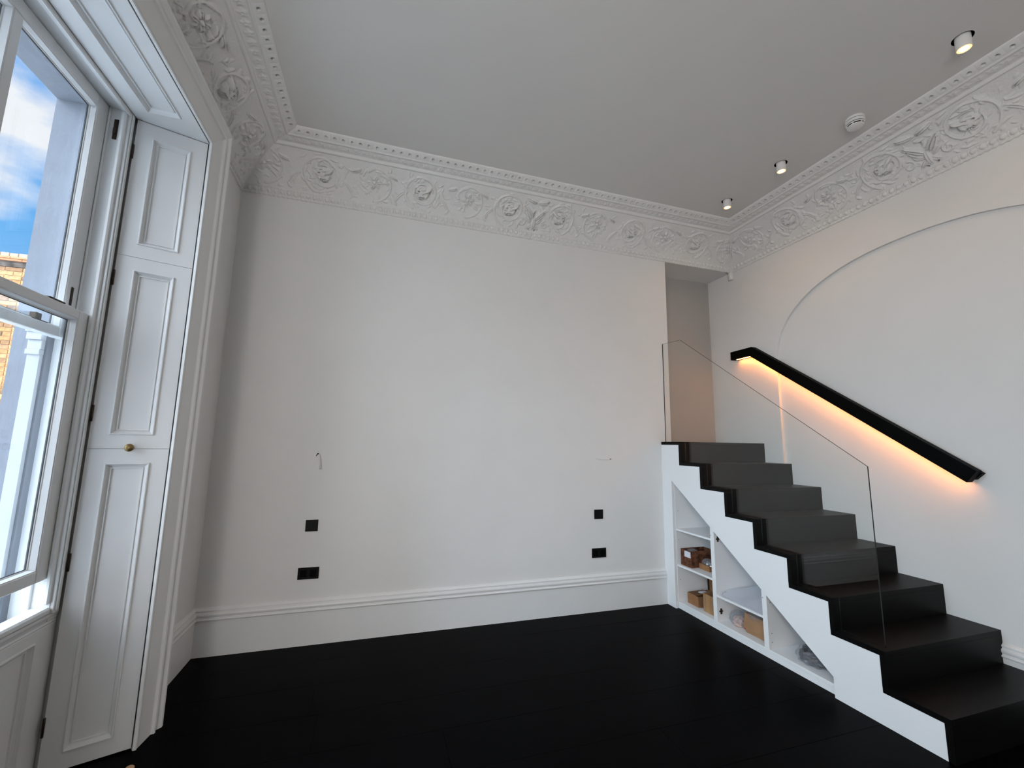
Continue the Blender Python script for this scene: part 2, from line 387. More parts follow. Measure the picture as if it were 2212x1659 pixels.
def scroll(H, S0, tr, s, d, rnd):
    t = T_FR + LF * 0.50
    spiral(H, S0, tr, s, t, 0.155, 0.085, -PI / 2 + (0.5 if d > 0 else -0.5), 1.05, 0.0100, 0.0065, 0.011, d)
    spiral(H, S0, tr, s, t, 0.120, 0.070, PI / 2, 0.75, 0.006, 0.005, 0.009, d)
    for q in range(26):
        a = rnd.uniform(0, 2 * PI); r = rnd.uniform(0.080, 0.165)
        leaf(H, S0, tr, s + r * math.cos(a), t + r * math.sin(a), a + d * PI / 2 + rnd.uniform(-.5, .5), rnd.uniform(.035, .07), rnd.uniform(.007, .011), rnd.uniform(.007, .012), rnd.uniform(-1, 1) , False)
    # curled leaf head: rounded knob, deeply undercut, with eyelet, slits and a pointed tongue
    for i in range(60):
        a = 2 * PI * i / 60; stamp(H, S0, tr, s + 0.058 * math.cos(a), t + 0.058 * math.sin(a), 0.007, 0.012, 'sub')
    for i in range(40):
        a = 2 * PI * i / 40; stamp(H, S0, tr, s + 0.036 * math.cos(a), t + 0.036 * math.sin(a), 0.018, 0.028)
    stamp(H, S0, tr, s, t, 0.050, 0.030)
    leaf(H, S0, tr, s + 0.004 * -d, t + 0.008, (0.45 if d < 0 else PI - 0.45), 0.085, 0.015, 0.040, 0.25 * -d, False)
    for off in (-0.014, 0.016):
        for i in range(8): stamp(H, S0, tr, s - d * (0.004 + 0.006 * i), t + 0.006 + off + 0.0028 * i, 0.004, 0.012, 'sub')
    stamp(H, S0, tr, s + d * 0.031, t + 0.014, 0.0085, 0.045, 'sub')
    for i in range(7):
        a = (0.85 + 0.1 * i) if d > 0 else PI - (0.85 + 0.1 * i)
        stamp(H, S0, tr, s + 0.043 * math.cos(a), t + 0.043 * math.sin(a), 0.0042, 0.011, 'sub')
    for a in ((-0.25, -1.1, -1.4, -1.7, -2.0) if d > 0 else (PI + .25, -2.04, -1.74, -1.44, -1.14)):
        for r in (0.036, 0.041, 0.046): stamp(H, S0, tr, s + r * math.cos(a), t + r * math.sin(a), 0.0048, 0.020, 'sub')
def flower(H, S0, tr, s, d, rnd):
    t = T_FR + LF * 0.54
    spiral(H, S0, tr, s, t, 0.150, 0.080, -PI / 2, 0.95, 0.0090, 0.0055, 0.010, -d)
    for q in range(6):
        a = 2 * PI * q / 6 + 0.3
        leaf(H, S0, tr, s + 0.014 * math.cos(a), t + 0.014 * math.sin(a), a, 0.043, 0.0135, 0.020, 0.5 * d)
    stamp(H, S0, tr, s, t, 0.018, 0.006, 'sub'); stamp(H, S0, tr, s, t, 0.014, 0.027)
    for q in range(9):
        a = rnd.uniform(0.9 * PI, 2.1 * PI)
        leaf(H, S0, tr, s + 0.070 * math.cos(a), t + 0.070 * math.sin(a), a + rnd.uniform(-.5, .5), rnd.uniform(.04, .065), 0.0085, 0.011, rnd.uniform(-.8, .8), False)
    for q in range(5):
        a = rnd.uniform(0.1 * PI, 0.9 * PI)
        leaf(H, S0, tr, s + 0.090 * math.cos(a), t + 0.090 * math.sin(a), a + d * 1.2, 0.06, 0.008, 0.012, d * 0.8, False)
    # divided stalk leaf between the flower and the next scroll
    for dd in (-1, 1):
        leaf(H, S0, tr, s + dd * 0.165, T_FR + 0.03, PI / 2 - dd * 0.25, 0.16, 0.012, 0.014, -dd * 0.9)
        leaf(H, S0, tr, s + dd * 0.180, T_FR + LF - 0.10, PI / 2 + dd * 0.9, 0.085, 0.013, 0.022, dd * 0.6)
        leaf(H, S0, tr, s + dd * 0.160, T_FR + 0.06, -PI / 2 + dd * .6, 0.05, 0.010, 0.012, 0, False)
def anthemion(H, S0, tr, s, rnd):
    b = T_FR
    for dd in (-1, 1):
        leaf(H, S0, tr, s + dd * 0.012, b + 0.105, PI / 2 - dd * 0.45, 0.15, 0.020, 0.026, -dd * 0.55)
        leaf(H, S0, tr, s + dd * 0.022, b + 0.100, PI / 2 - dd * 0.85, 0.115, 0.017, 0.022, dd * 0.5)
        leaf(H, S0, tr, s + dd * 0.018, b + 0.080, PI / 2 - dd * 1.25, 0.080, 0.014, 0.018, dd * 0.8)
        leaf(H, S0, tr, s + dd * 0.010, b + 0.265, PI / 2 - dd * 1.05, 0.105, 0.020, 0.030, -dd * 0.5)
        leaf(H, S0, tr, s + dd * 0.012, b + 0.070, -PI / 2 + dd * 0.55, 0.070, 0.014, 0.016, dd * 0.5)
        spiral(H, S0, tr, s + dd * 0.115, b + 0.075, 0.040, 0.014, PI / 2, 0.9, 0.008, 0.006, 0.013, dd)
        for q in range(6): stamp(H, S0, tr, s + dd * (0.026 + 0.0022 * q), b + 0.012 + 0.002 * q, 0.0050, 0.022, 'sub')
    leaf(H, S0, tr, s, b + 0.02, PI / 2, 0.12, 0.020, 0.022, 0)
    for q in range(16): stamp(H, S0, tr, s, b + 0.135 + 0.0042 * q, 0.0052, 0.028, 'sub')
def cornice(name, s0, s1, place, feats, low=None, seed=1, m0=0.0, m1=None):
    rnd = random.Random(seed); nrng = np.random.default_rng(seed)
    ns = int(round((s1 - s0) / CELL)) + 1; nt_ = len(PT); H = np.zeros((ns, nt_)); s = s0 + CELL * np.arange(ns)
    fr0, fr1 = T_FR, T_FR + LF
    for kind, p, d in feats:
        if kind == 's': scroll(H, s0, PT, p, d, rnd)
        elif kind == 'f': flower(H, s0, PT, p, d, rnd)
        else: anthemion(H, s0, PT, p, rnd)
    # sprigs that fill the ground of the frieze
    for q in range(int((s1 - s0) * 75)):
        leaf(H, s0, PT, rnd.uniform(s0, s1), rnd.uniform(fr0 + 0.02, fr1 - 0.05), rnd.uniform(0, 2 * PI), rnd.uniform(.025, .065), rnd.uniform(.004, .009), rnd.uniform(.004, .010), rnd.uniform(-1.4, 1.4), False)
    H *= 1.25
    infr = ((PT > fr0 + 0.004) & (PT < fr1 - 0.004))[None, :]
    H = np.where(infr, H, 0.0)
    # egg band, rope under it, running leaf band and pierced leaf band above
    tt = PT[None, :]; ss = s[:, None]
    zrow = PR[:, 1]; egg = (zrow > 3.4785) & (zrow < 3.5125)
    v = np.clip((zrow - 3.4785) / 0.034, 0, 1); u = np.abs(((ss / 0.048) % 1) - 0.5) * 2
    eh = 0.013 * np.sqrt(np.clip(1 - (u / 0.70) ** 2 - ((v[None, :] - 0.5) / 0.52) ** 2, 0, 1)) + 0.006 * (u > 0.90) - 0.003
    H += np.where(egg[None, :], eh, 0)
    rope = (zrow > 3.456) & (zrow < 3.474)
    H += np.where(rope[None, :], 0.0022 * np.sin(2 * PI * ss / 0.034), 0)
    c = PR[:, 0]; bnd = (c > 0.292) & (c < 0.364) & (zrow > 3.764)
    a = (ss / 0.061) % 1; bv = np.clip((c - 0.292) / 0.072, 0, 1)[None, :]
    dx = (a - 0.5) * 0.061; dy = (bv - 0.5) * 0.072; rr = np.hypot(dx, dy); ph = np.arctan2(dy, dx)
    lh = 0.0065 * np.clip(1 - (rr / (0.026 + 0.006 * np.cos(5 * ph + 0.6))) ** 2, 0, 1) - 0.004 * (rr < 0.006)
    H += np.where(bnd[None, :], lh, 0)
    hb = (c > 0.3815) & (c < 0.4415) & (zrow > 3.7765)
    a2 = ((ss / 0.0626) % 1 - 0.5) * 0.0626; hv = np.clip((c - 0.3815) / 0.060, 0, 1)[None, :]
    sc = 0.0045 * np.sqrt(np.clip(1 - (a2 / 0.036) ** 2, 0, 1)) * np.sin(PI * np.clip(hv, 0, 1)) - 0.001 * (np.abs(a2) > 0.029)
    hd = np.hypot(a2 / 1.15, (hv - 0.50) * 0.060)
    H += np.where(hb[None, :], sc, 0)
    H -= np.where(hb[None, :] & (hd < 0.0080), 0.045, 0)
    H += infr * nrng.normal(0, 0.0006, H.shape)
    dm = np.minimum(s[:, None] - m0 - PR[None, :, 0], (m1 - s[:, None] - PR[None, :, 0]) if m1 is not None else 9.0)
    if low is not None: dm = np.minimum(dm, s1 - 0.05 - s[:, None])
    fade = np.clip(dm / 0.035, 0, 1); H = H * fade * fade * (3 - 2 * fade)
    # profile normals (into the room, downwards)
    dP = np.gradient(PR, axis=0); nl = np.hypot(dP[:, 0], dP[:, 1]); nc, nzv = dP[:, 1] / nl, -dP[:, 0] / nl
    cc = PR[None, :, 0] + H * nc[None, :]; zz = PR[None, :, 1] + H * nzv[None, :]
    SS = np.repeat(s[:, None], nt_, 1)
    xyz = place(SS, cc, zz)                                          # (ns, nt, 3) mitred
    rows_extra = 0
    if low is not None:                                              # plain run of the moulding out of sight, same profile
        SS2 = np.full((1, nt_), low); x2 = place(SS2, PR[None, :, 0], PR[None, :, 1]); xyz = np.concatenate([xyz, x2], 0); rows_extra = 1
    R = ns + rows_extra
    i = np.arange(R - 1)[:, None] * nt_ + np.arange(nt_ - 1)[None, :]
    q = np.stack([i, i + 1, i + nt_ + 1, i + nt_], -1).reshape(-1, 4)
    V = xyz.reshape(-1, 3)
    e1 = V[q[:, 2]] - V[q[:, 0]]; e2 = V[q[:, 3]] - V[q[:, 1]]
    ar = np.linalg.norm(np.cross(e1, e2), axis=1); q = q[ar > 1e-9]
    me = bpy.data.meshes.new(name); me.vertices.add(len(V)); me.vertices.foreach_set('co', V.ravel().astype(np.float32))
    me.loops.add(q.size); me.loops.foreach_set('vertex_index', q.ravel().astype(np.int32))
    me.polygons.add(len(q)); me.polygons.foreach_set('loop_start', np.arange(0, q.size, 4, dtype=np.int32))
    me.update(calc_edges=True); me.validate()
    me.polygons.foreach_set('use_smooth', np.ones(len(me.polygons), dtype=bool)); me.materials.append(PLASTER)
    o = bpy.data.objects.new(name, me); C.objects.link(o); o['kind'] = 'structure'; return o
MID = 2.906
fb = [('a', MID, 1)]
for dd in (-1, 1):
    fb += [('s', MID + dd * p, dd) for p in (0.25, 1.05, 1.85)] + [('f', MID + dd * p, dd) for p in (0.65, 1.45, 2.28)]
def pl_back(s, c, z): return np.stack([np.clip(s, XL + c, XR - c), -c, z], -1)
cornice('trim_1', XL, XR, pl_back, fb, seed=3, m0=XL, m1=XR)
fr = [('a', 1.887, 1)] + [('s', 1.887 + dd * p, dd) for dd in (-1, 1) for p in (0.25, 1.05, 1.85)] + [('f', 1.887 + dd * p, dd) for dd in (-1, 1) for p in (0.66, 1.48, 2.25)]
def pl_right(s, c, z): return np.stack([XR - c, -np.maximum(s, c), z], -1)
cornice('trim_2', 0.0, 4.50, pl_right, fr, low=6.6, seed=5)
fl_ = [('s', 0.86, -1), ('f', 1.31, 1), ('f', 0.44, -1), ('s', 1.72, 1), ('f', 2.1, 1), ('s', 2.5, -1), ('f', 2.9, 1)]
def pl_left(s, c, z): return np.stack([XL + c, -np.maximum(s, c), z], -1)
cornice('trim_3', 0.0, 3.30, pl_left, fl_, low=6.6, seed=9)

# ------------------------------------------------------------------ skirting
SK = [(0.0, FZ), (0.021, FZ), (0.021, 0.224), (0.0225, 0.228), (0.030, 0.229), (0.033, 0.235), (0.030, 0.2405), (0.0215, 0.243), (0.0225, 0.250), (0.028, 0.258),
      (0.0295, 0.267), (0.026, 0.276), (0.0165, 0.282), (0.0155, 0.286), (0.0195, 0.2875), (0.0205, 0.293), (0.0165, 0.299), (0.009, 0.304), (0.006, 0.309), (0.0, 0.3105)]
sweep('baseboard_back', [[(XL + d, -d, z) for d, z in SK], [(WP - 0.0005, -d, z) for d, z in SK]], WOODW, kind='structure')
sweep('baseboard_left', [[(XL + d, -0.776, z) for d, z in SK], [(XL + d, -d, z) for d, z in SK]], WOODW, kind='structure')
y6 = Y0 - T - 6 * G; y7 = Y0 - T - 7 * G
SKR = [(d, max(z, RI + 0.0005)) for d, z in SK]
sweep('baseboard_right', [[(RX - d, y7 - 0.001, z) for d, z in SKR], [(RX - d, y6 - 0.0005, z) for d, z in SKR]], WOODW, kind='structure')
sweep('baseboard_far_right', [[(RX - d, -2.829, z) for d, z in SK], [(RX - d, y7 - 0.0015, z) for d, z in SK]], WOODW, kind='structure')
sweep('baseboard_rear_right', [[(XR - d, YE, z) for d, z in SK], [(XR - d, -2.85, z) for d, z in SK]], WOODW, kind='structure')

# ------------------------------------------------------------------ moulded panels
def ring_rect(r, k): return [(r[0] + k, r[2] + k), (r[1] - k, r[2] + k), (r[1] - k, r[3] - k), (r[0] + k, r[3] - k)]
def frame_mesh(name, o, ax_u, ax_v, w_, h, rect, thick, m, parent=None, kind=None):
    """flat frame of rails and stiles with a rectangular hole"""
    bm = bmesh.new(); n = ax_u.cross(ax_v).normalized()
    P = lambda u, v, d: bm.verts.new(o + ax_u * u + ax_v * v + n * d)
    loops = []
    for pts, d in ((ring_rect((0, w_, 0, h), 0), -thick), (ring_rect((0, w_, 0, h), 0), -0.0012), (ring_rect((0, w_, 0, h), 0.0012), 0.0), (ring_rect(rect, 0), 0.0), (ring_rect(rect, 0), -thick)):
        loops.append([P(u, v, d) for u, v in pts])
    loops.append(loops[0])
    for a, b in zip(loops, loops[1:]):
        for i in range(4): bm.faces.new((a[i], a[(i + 1) % 4], b[(i + 1) % 4], b[i]))
    return bmobj(name, bm, m, parent, kind=kind)
MOULD = [(0.0, 0.0005), (0.002, 0.0060), (0.006, 0.0064), (0.008, 0.001), (0.012, -0.0065), (0.018, -0.0125), (0.023, -0.0145), (0.0235, -0.0095), (0.0275, -0.0095), (0.0285, -0.0180)]
def mould_mesh(name, o, ax_u, ax_v, rect, m, parent=None, kind=None, prof=MOULD):
    bm = bmesh.new(); n = ax_u.cross(ax_v).normalized(); loops = []
    for k, d in [(0.0, -0.020)] + list(prof) + [(prof[-1][0], -0.020)]:
        loops.append([bm.verts.new(o + ax_u * u + ax_v * v + n * d) for u, v in ring_rect(rect, k)])
    for a, b in zip(loops, loops[1:] + loops[:1]):
        for i in range(4): bm.faces.new((a[i], a[(i + 1) % 4], b[(i + 1) % 4], b[i]))
    return bmobj(name, bm, m, parent, kind=kind)
def panel_mesh(name, o, ax_u, ax_v, rect, depth, m, parent=None, kind=None):
    bm = bmesh.new(); n = ax_u.cross(ax_v).normalized()
    a = [bm.verts.new(o + ax_u * u + ax_v * v + n * depth) for u, v in ring_rect(rect, 0.0005)]
    b = [bm.verts.new(o + ax_u * u + ax_v * v + n * (depth - 0.008)) for u, v in ring_rect(rect, 0.0005)]
    bm.faces.new(a); bm.faces.new(b[::-1])
    for i in range(4): bm.faces.new((a[i], b[i], b[(i + 1) % 4], a[(i + 1) % 4]))
    return bmobj(name, bm, m, parent, kind=kind)

def ring_mesh(name, rect, prof, m, parent):
    """closed mitred moulding in the plane across x: prof = (inset, x) points"""
    bm = bmesh.new(); loops = [[bm.verts.new((x, u, v)) for u, v in ring_rect(rect, k)] for k, x in prof]
    for a, b in zip(loops, loops[1:] + loops[:1]):
        for i in range(4): bm.faces.new((a[i], a[(i + 1) % 4], b[(i + 1) % 4], b[i]))
    return bmobj(name, bm, m, parent)
SPACER = mat('grey_spacer', (0.10, 0.105, 0.115), 0.5, 0.3)
# ------------------------------------------------------------------ window_1: box sash window
UX, UY, UZ = Vector((1, 0, 0)), Vector((0, 1, 0)), Vector((0, 0, 1))
def build_window(root, cy):
    J = 0.577                                  # half width between pulley stiles
    def Y(a, b): return (cy + a, cy + b)
    def bx(name, x0, x1, a, b, z0, z1, m=WOODW, bev=0.0015, parent=root): return box(name, x0, x1, cy + a, cy + b, z0, z1, m, parent, bev)
    for sgn in (1, -1):
        # pulley stile, parting bead, staff bead and inner lining of each side
        bx('pulley_stile', 0.092, 0.238, sgn * J, sgn * (J + 0.06), 0.66, 3.235)
        bx('parting_bead', 0.1605, 0.1695, sgn * (J - 0.012), sgn * (J + 0.004), 0.70, 3.21, bev=0.003)
        bx('staff_bead', 0.2165, 0.2385, sgn * (J - 0.016), sgn * (J + 0.004), 0.735, 3.20, bev=0.006)
        bx('inner_lining', 0.218, 0.252, sgn * (J + 0.003), sgn * (J + 0.0405), 0.691, 3.2345, bev=0.002)
        bx('edge_bead', 0.2515, 0.258, sgn * (J + 0.010), sgn * (J + 0.022), 0.70, 3.20, bev=0.003)
    bx('head', 0.092, 0.238, -J - 0.06, J + 0.06, 3.213, 3.2345)
    bx('head_staff_bead', 0.2165, 0.2385, -J, J, 3.199, 3.2135, bev=0.005)
    bx('head_lining', 0.238, 0.2515, -J - 0.04, J + 0.04, 3.188, 3.2345, bev=0.004)
    # stool board with a rounded nose, the moulding under it, the panelled apron
    bx('window_sill', 0.166, 0.244, -J - 0.002, J + 0.002, 0.690, 0.722, bev=0.008)
    bx('outer_sill', -0.10, 0.165, -0.537, 0.537, 0.62, 0.672, STONEW, 0.006)
    r_ = [(0.205, 0.640), (0.232, 0.640), (0.236, 0.648), (0.233, 0.656), (0.236, 0.668), (0.240, 0.678), (0.240, 0.690), (0.205, 0.690)]
    sweep('apron_moulding', [[(x, cy - J - 0.064, z) for x, z in r_], [(x, cy + J + 0.064, z) for x, z in r_]], WOODW, root)
    o = Vector((0.236, cy - J - 0.064, FZ)); wA, hA = 2 * J + 0.128, 0.650
    rA = (0.119, wA - 0.119, 0.105, hA - 0.048)
    frame_mesh('apron_frame', o, UY, UZ, wA, hA, rA, 0.030, WOODW, root)
    mould_mesh('apron_panel_moulding', o, UY, UZ, rA, WOODW, root)
    panel_mesh('apron_panel', o, UY, UZ, (rA[0] + .026, rA[1] - .026, rA[2] + .026, rA[3] - .026), -0.0165, WOODW, root)
    def sash(name, x0, x1, zb, zt, rail_t, rail_b, st):
        f = bpy.data.objects.new(name, None); C.objects.link(f); f.parent = root; f.empty_display_size = 0.05
        a, b = -J + 0.005, J - 0.005; xm = x0 + 0.007
        def b2(nm, y0, y1, z0, z1, m=WOODW, xa=x0, xb=x1, bev=0.003): return box(nm, xa, xb, cy + y0, cy + y1, z0, z1, m, f, bev)
        b2('stile', b - st, b, zb, zt); b2('stile', a, a + st, zb, zt)
        b2('top_rail', a + st, b - st, zt - rail_t, zt); b2('bottom_rail', a + st, b - st, zb, zb + rail_b)
        b2('glazing_bar', -0.021, 0.021, zb + rail_b, zt - rail_t, xa=x0 + 0.006, xb=x1 - 0.002)
        for (p, q) in ((a + st, -0.021), (0.021, b - st)):
            # sloped glazing bead and the dark spacer of the sealed unit round each pane
            rc = (cy + p, cy + q, zb + rail_b, zt - rail_t); O0 = Vector((0, 0, 0))
            ring_mesh('glazing_bead', rc, [(0.0, xm + 0.004), (0.012, xm + 0.004), (0.012, xm + 0.0085), (0.0085, xm + 0.0105), (0.0080, xm + 0.016), (0.0035, x1 - 0.004), (0.0, x1 - 0.004)], WOODW, f)
            ring_mesh('glazing_spacer', rc, [(0.0, xm + 0.0031), (0.0155, xm + 0.0031), (0.0155, xm + 0.0039), (0.0, xm + 0.0039)], SPACER, f)
            ring_mesh('outer_putty', rc, [(0.0, x0 + 0.0005), (0.004, x0 + 0.0005), (0.012, xm - 0.0032), (0.0, xm - 0.0032)], WOODW, f)
            b2('glass_pane', p + 0.001, q - 0.001, zb + rail_b, zt - rail_t, PANE, xm - 0.003, xm + 0.003, 0)
        return f
    up = sash('upper_sash', 0.1165, 0.159, 1.945, 3.210, 0.062, 0.046, 0.080)
    lo = sash('lower_sash', 0.1705, 0.215, 0.845, 2.083, 0.040, 0.052, 0.070)
    # bronze fittings
    bm = bmesh.new(); addbox(bm, 0.168, 0.212, cy + 0.330, cy + 0.375, 2.083, 2.087, 0.001); addbox(bm, 0.176, 0.204, cy + 0.325, cy + 0.425, 2.087, 2.096, 0.003); bmobj('sash_lock', bm, BRONZE, lo)
    bm = bmesh.new(); addbox(bm, 0.118, 0.156, cy + 0.325, cy + 0.420, 1.991, 1.995, 0.001); addbox(bm, 0.124, 0.150, cy + 0.355, cy + 0.388, 1.995, 2.026, 0.002); bmobj('lock_keep', bm, BRONZE, up)
    bm = bmesh.new(); addbox(bm, 0.186, 0.206, cy + J - 0.0035, cy + J + 0.001, 3.035, 3.150, 0.002); addbox(bm, 0.1895, 0.2025, cy + J - 0.014, cy + J - 0.003, 3.060, 3.10, 0.004); bmobj('pulley_plate', bm, BRONZE, root)
    bm = bmesh.new(); addbox(bm, 0.159, 0.1625, cy + J - 0.060, cy + J - 0.044, 2.11, 2.20, 0.002); bmobj('sash_stop', bm, BRONZE, up)
win = struct('window_1'); build_window(win, WC)
BLOCKER = mat('white_blocker', (0.75, 0.75, 0.75), 0.9, 0.1)
for nm, wc in (('added_window_2', W2), ('added_window_3', W3)):  # unseen windows, made up to go with the fill lamps
    wx = struct(nm)
    for sgn in (1, -1):
        box('jamb_lining', 0.10, 0.45, wc + sgn * 0.532, wc + sgn * 0.5495, FZ, 3.2345, WOODW, wx)
    box('sky_blocker', 0.150, 0.153, wc - 0.5315, wc + 0.5315, 0.631, 3.216, BLOCKER, wx)  # added sheet that keeps sky light out of the opening
    box('head_lining', 0.10, 0.45, wc - 0.532, wc + 0.532, 3.217, 3.2345, WOODW, wx)
    box('window_sill', 0.10, 0.46, wc - 0.532, wc + 0.532, 0.6005, 0.63, WOODW, wx)

# architrave and the panelled soffit of window_1
AR = [(0.0018, 0.5640), (0.0, 0.5660), (0.0, 0.5765), (0.004, 0.580), (0.010, 0.5785), (0.012, 0.574), (0.014, 0.5785), (0.110, 0.5905), (0.113, 0.5935), (0.114, 0.604), (0.122, 0.607), (0.130, 0.603), (0.134, 0.597),
      (0.145, 0.600), (0.155, 0.609), (0.162, 0.617), (0.176, 0.6175), (0.178, 0.612), (0.178, XL)]
YO, ZO = -0.952, 3.2095
rows = []
for yq, zq, sy, sz in ((YO, FZ, 1, 0), (YO, ZO, 1, 1), (mir(YO), ZO, -1, 1), (mir(YO), FZ, -1, 0)):
    rows.append([(x, yq + sy * d, zq + sz * d) for d, x in AR])
sweep('trim_4', rows, WOODW, kind='structure')
tr5 = struct('trim_5')                          # soffit lining above the window
o = Vector((0.256, mir(-1.045), 3.2085)); aU, aV = UY, UX
wS, hS = 2 * (-1.045 - WC), 0.563 - 0.256
rS = (0.075, wS - 0.075, 0.078, 0.234)
bm = bmesh.new()
# splayed board: follows the shutters, wider towards the room
q = [(0.256, -1.042), (0.5595, -0.936), (0.5595, mir(-0.936)), (0.256, mir(-1.042))]
r4 = [(0.256 + rS[2], mir(-1.045) + rS[1]), (0.256 + rS[3], mir(-1.045) + rS[1]), (0.256 + rS[3], mir(-1.045) + rS[0]), (0.256 + rS[2], mir(-1.045) + rS[0])]
va = [bm.verts.new((x, y, 3.2085)) for x, y in q]; vb = [bm.verts.new((x, y, 3.2085)) for x, y in r4]
vc = [bm.verts.new((x, y, 3.2335)) for x, y in q]; vd = [bm.verts.new((x, y, 3.2335)) for x, y in r4]
for A_, B_ in ((va, vb), (vb, vd), (vd, vc), (vc, va)):
    for i in range(4): bm.faces.new((A_[i], A_[(i + 1) % 4], B_[(i + 1) % 4], B_[i]))
bmobj('soffit_frame', bm, WOODW, tr5)
od = Vector((0.256, mir(-1.045), 3.2085))
mould_mesh('panel_moulding', od, UY, UX, (rS[0], rS[1], rS[2], rS[3]), WOODW, tr5)
panel_mesh('inset_panel', od, UY, UX, (rS[0] + .026, rS[1] - .026, rS[2] + .026, rS[3] - .026), -0.0165, WOODW, tr5)
# boxing behind the shutters
prism('trim_6', [(0.10, -0.90), (XL + 0.0, -0.90), (0.52, -0.90), (0.52, -0.918), (0.258, -1.008), (0.10, -1.008)], FZ, 3.2335, WOODW, 'z', kind='structure')
prism('trim_7', [(x, mir(y)) for x, y in [(0.10, -0.90), (XL, -0.90), (0.52, -0.90), (0.52, -0.918), (0.258, -1.008), (0.10, -1.008)]], FZ, 3.2335, WOODW, 'z', kind='structure')

# shutter leaves folded against the splayed reveal
def shutters(side):
    p0 = Vector((0.2585, -1.0435, 0)); p1 = Vector((0.5550, -0.9402, 0))
    if side < 0: p0.y, p1.y = mir(p0.y), mir(p1.y)
    u = (p1 - p0).normalized(); wl = (p1 - p0).length
    if side < 0: org, au = p1, -u          # keeps the face normal into the reveal
    else: org, au = p0, u
    n = au.cross(UZ).normalized()
    spec = [(FZ + 0.006, 1.4283, (0.070, 1.358)), (1.4298, 2.4318, (1.4985, 2.3625)), (2.4332, 3.2055, (2.504, 3.124))]
    where = ['bottom', 'middle', 'top']
    hz = [[0.198, 0.901], [1.602, 2.303], [3.013]]
    for k_ in range(3):
        z0, z1, (pa, pb) = spec[k_]
        if side > 0: lab = ['white panelled shutter leaf right of the window, tallest, reaching the black floor', 'white panelled shutter leaf right of the window, middle, with brass knob', 'white panelled shutter leaf right of the window, shortest, under the soffit'][k_]
        else: lab = 'white panelled %s shutter leaf left of the window, outside the frame' % where[k_]
        t = thing('window_shutter', lab, 'shutter', group='shutter leaves in the window reveal')
        o = org + UZ * z0; rect = (0.071, wl - 0.071, pa - z0, pb - z0)
        frame_mesh('shutter_frame', o, au, UZ, wl, z1 - z0, rect, 0.024, WOODW, t)
        mould_mesh('panel_moulding', o, au, UZ, rect, WOODW, t)
        panel_mesh('inset_panel', o, au, UZ, (rect[0] + .026, rect[1] - .026, rect[2] + .026, rect[3] - .026), -0.0165, WOODW, t)
        for z in hz[k_]:
            c = p0 + UZ * z
            h_ = tube('hinge', [c + n * 0.003 - UZ * 0.040, c + n * 0.003 - UZ * 0.014, c + n * 0.003 + UZ * 0.014, c + n * 0.003 + UZ * 0.040], 0.0052, BRONZE, t, 8)
        if k_ == 1:
            c = org + au * 0.157 + UZ * 1.4345
            lathe('knob', [(0.0, 0.0), (0.013, 0.0), (0.013, 0.003), (0.007, 0.006), (0.006, 0.016), (0.012, 0.020), (0.0185, 0.025), (0.0195, 0.030), (0.017, 0.035), (0.010, 0.038), (0.0, 0.039)], BRASS, c, n, t, 24)['label'] = 'aged brass knob'
        rebase(t, org + au * wl * 0.5 + UZ * z0)
shutters(1)

# ------------------------------------------------------------------ outside of the window
fac = struct('wall_outer')
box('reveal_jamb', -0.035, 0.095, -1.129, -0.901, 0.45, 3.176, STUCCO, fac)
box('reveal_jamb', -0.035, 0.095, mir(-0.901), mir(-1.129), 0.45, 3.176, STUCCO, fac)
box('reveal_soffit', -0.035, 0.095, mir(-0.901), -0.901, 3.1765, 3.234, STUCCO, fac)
prof = [(0.086, -1.1285), (0.086, -1.150), (0.040, -1.150), (0.040, -1.1285)]
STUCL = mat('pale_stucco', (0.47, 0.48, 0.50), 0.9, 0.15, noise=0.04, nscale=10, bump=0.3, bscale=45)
prism('reveal_pilaster', prof, 0.67, 1.86, STUCL, 'z', fac)
for z0, z1, d in ((1.86, 1.885, 0.008), (1.885, 1.93, 0.002), (1.93, 1.965, 0.012), (1.965, 1.985, 0.020)):
    box('pilaster_capital', 0.036 - d * 0.3, 0.086 + 0.002, -1.150 - d, -1.1285, z0, z1, STUCL, fac, 0.002)
balc = thing('balcony', 'white stone balcony outside the window, seen under the raised sash', 'balcony', (-0.6, -1.6, 0.2))
box('balcony_slab', -1.05, -0.042, -3.2, 0.4, 0.20, 0.36, STONEW, balc)
box('balcony_kerb', -1.02, -0.86, -3.1, 0.3, 0.3605, 0.52, STONEW, balc, 0.01)
for i in range(9):
    y = -2.9 + i * 0.38
    lathe('baluster', [(0.0, 0.0), (0.075, 0.0), (0.075, 0.03), (0.045, 0.05), (0.075, 0.16), (0.07, 0.22), (0.035, 0.36), (0.04, 0.39), (0.07, 0.41), (0.07, 0.44), (0, 0.44)], STONEW, (-0.94, y, 0.5205), parent=balc, seg=16)
box('balcony_rail', -1.03, -0.85, -3.1, 0.3, 0.961, 1.05, STONEW, balc, 0.012)
box('balcony_pier', -1.06, -0.60, 0.10, 0.40, 0.361, 1.16, STONEW, balc, 0.01)
rebase(balc, (-0.6, -1.6, 0.2))
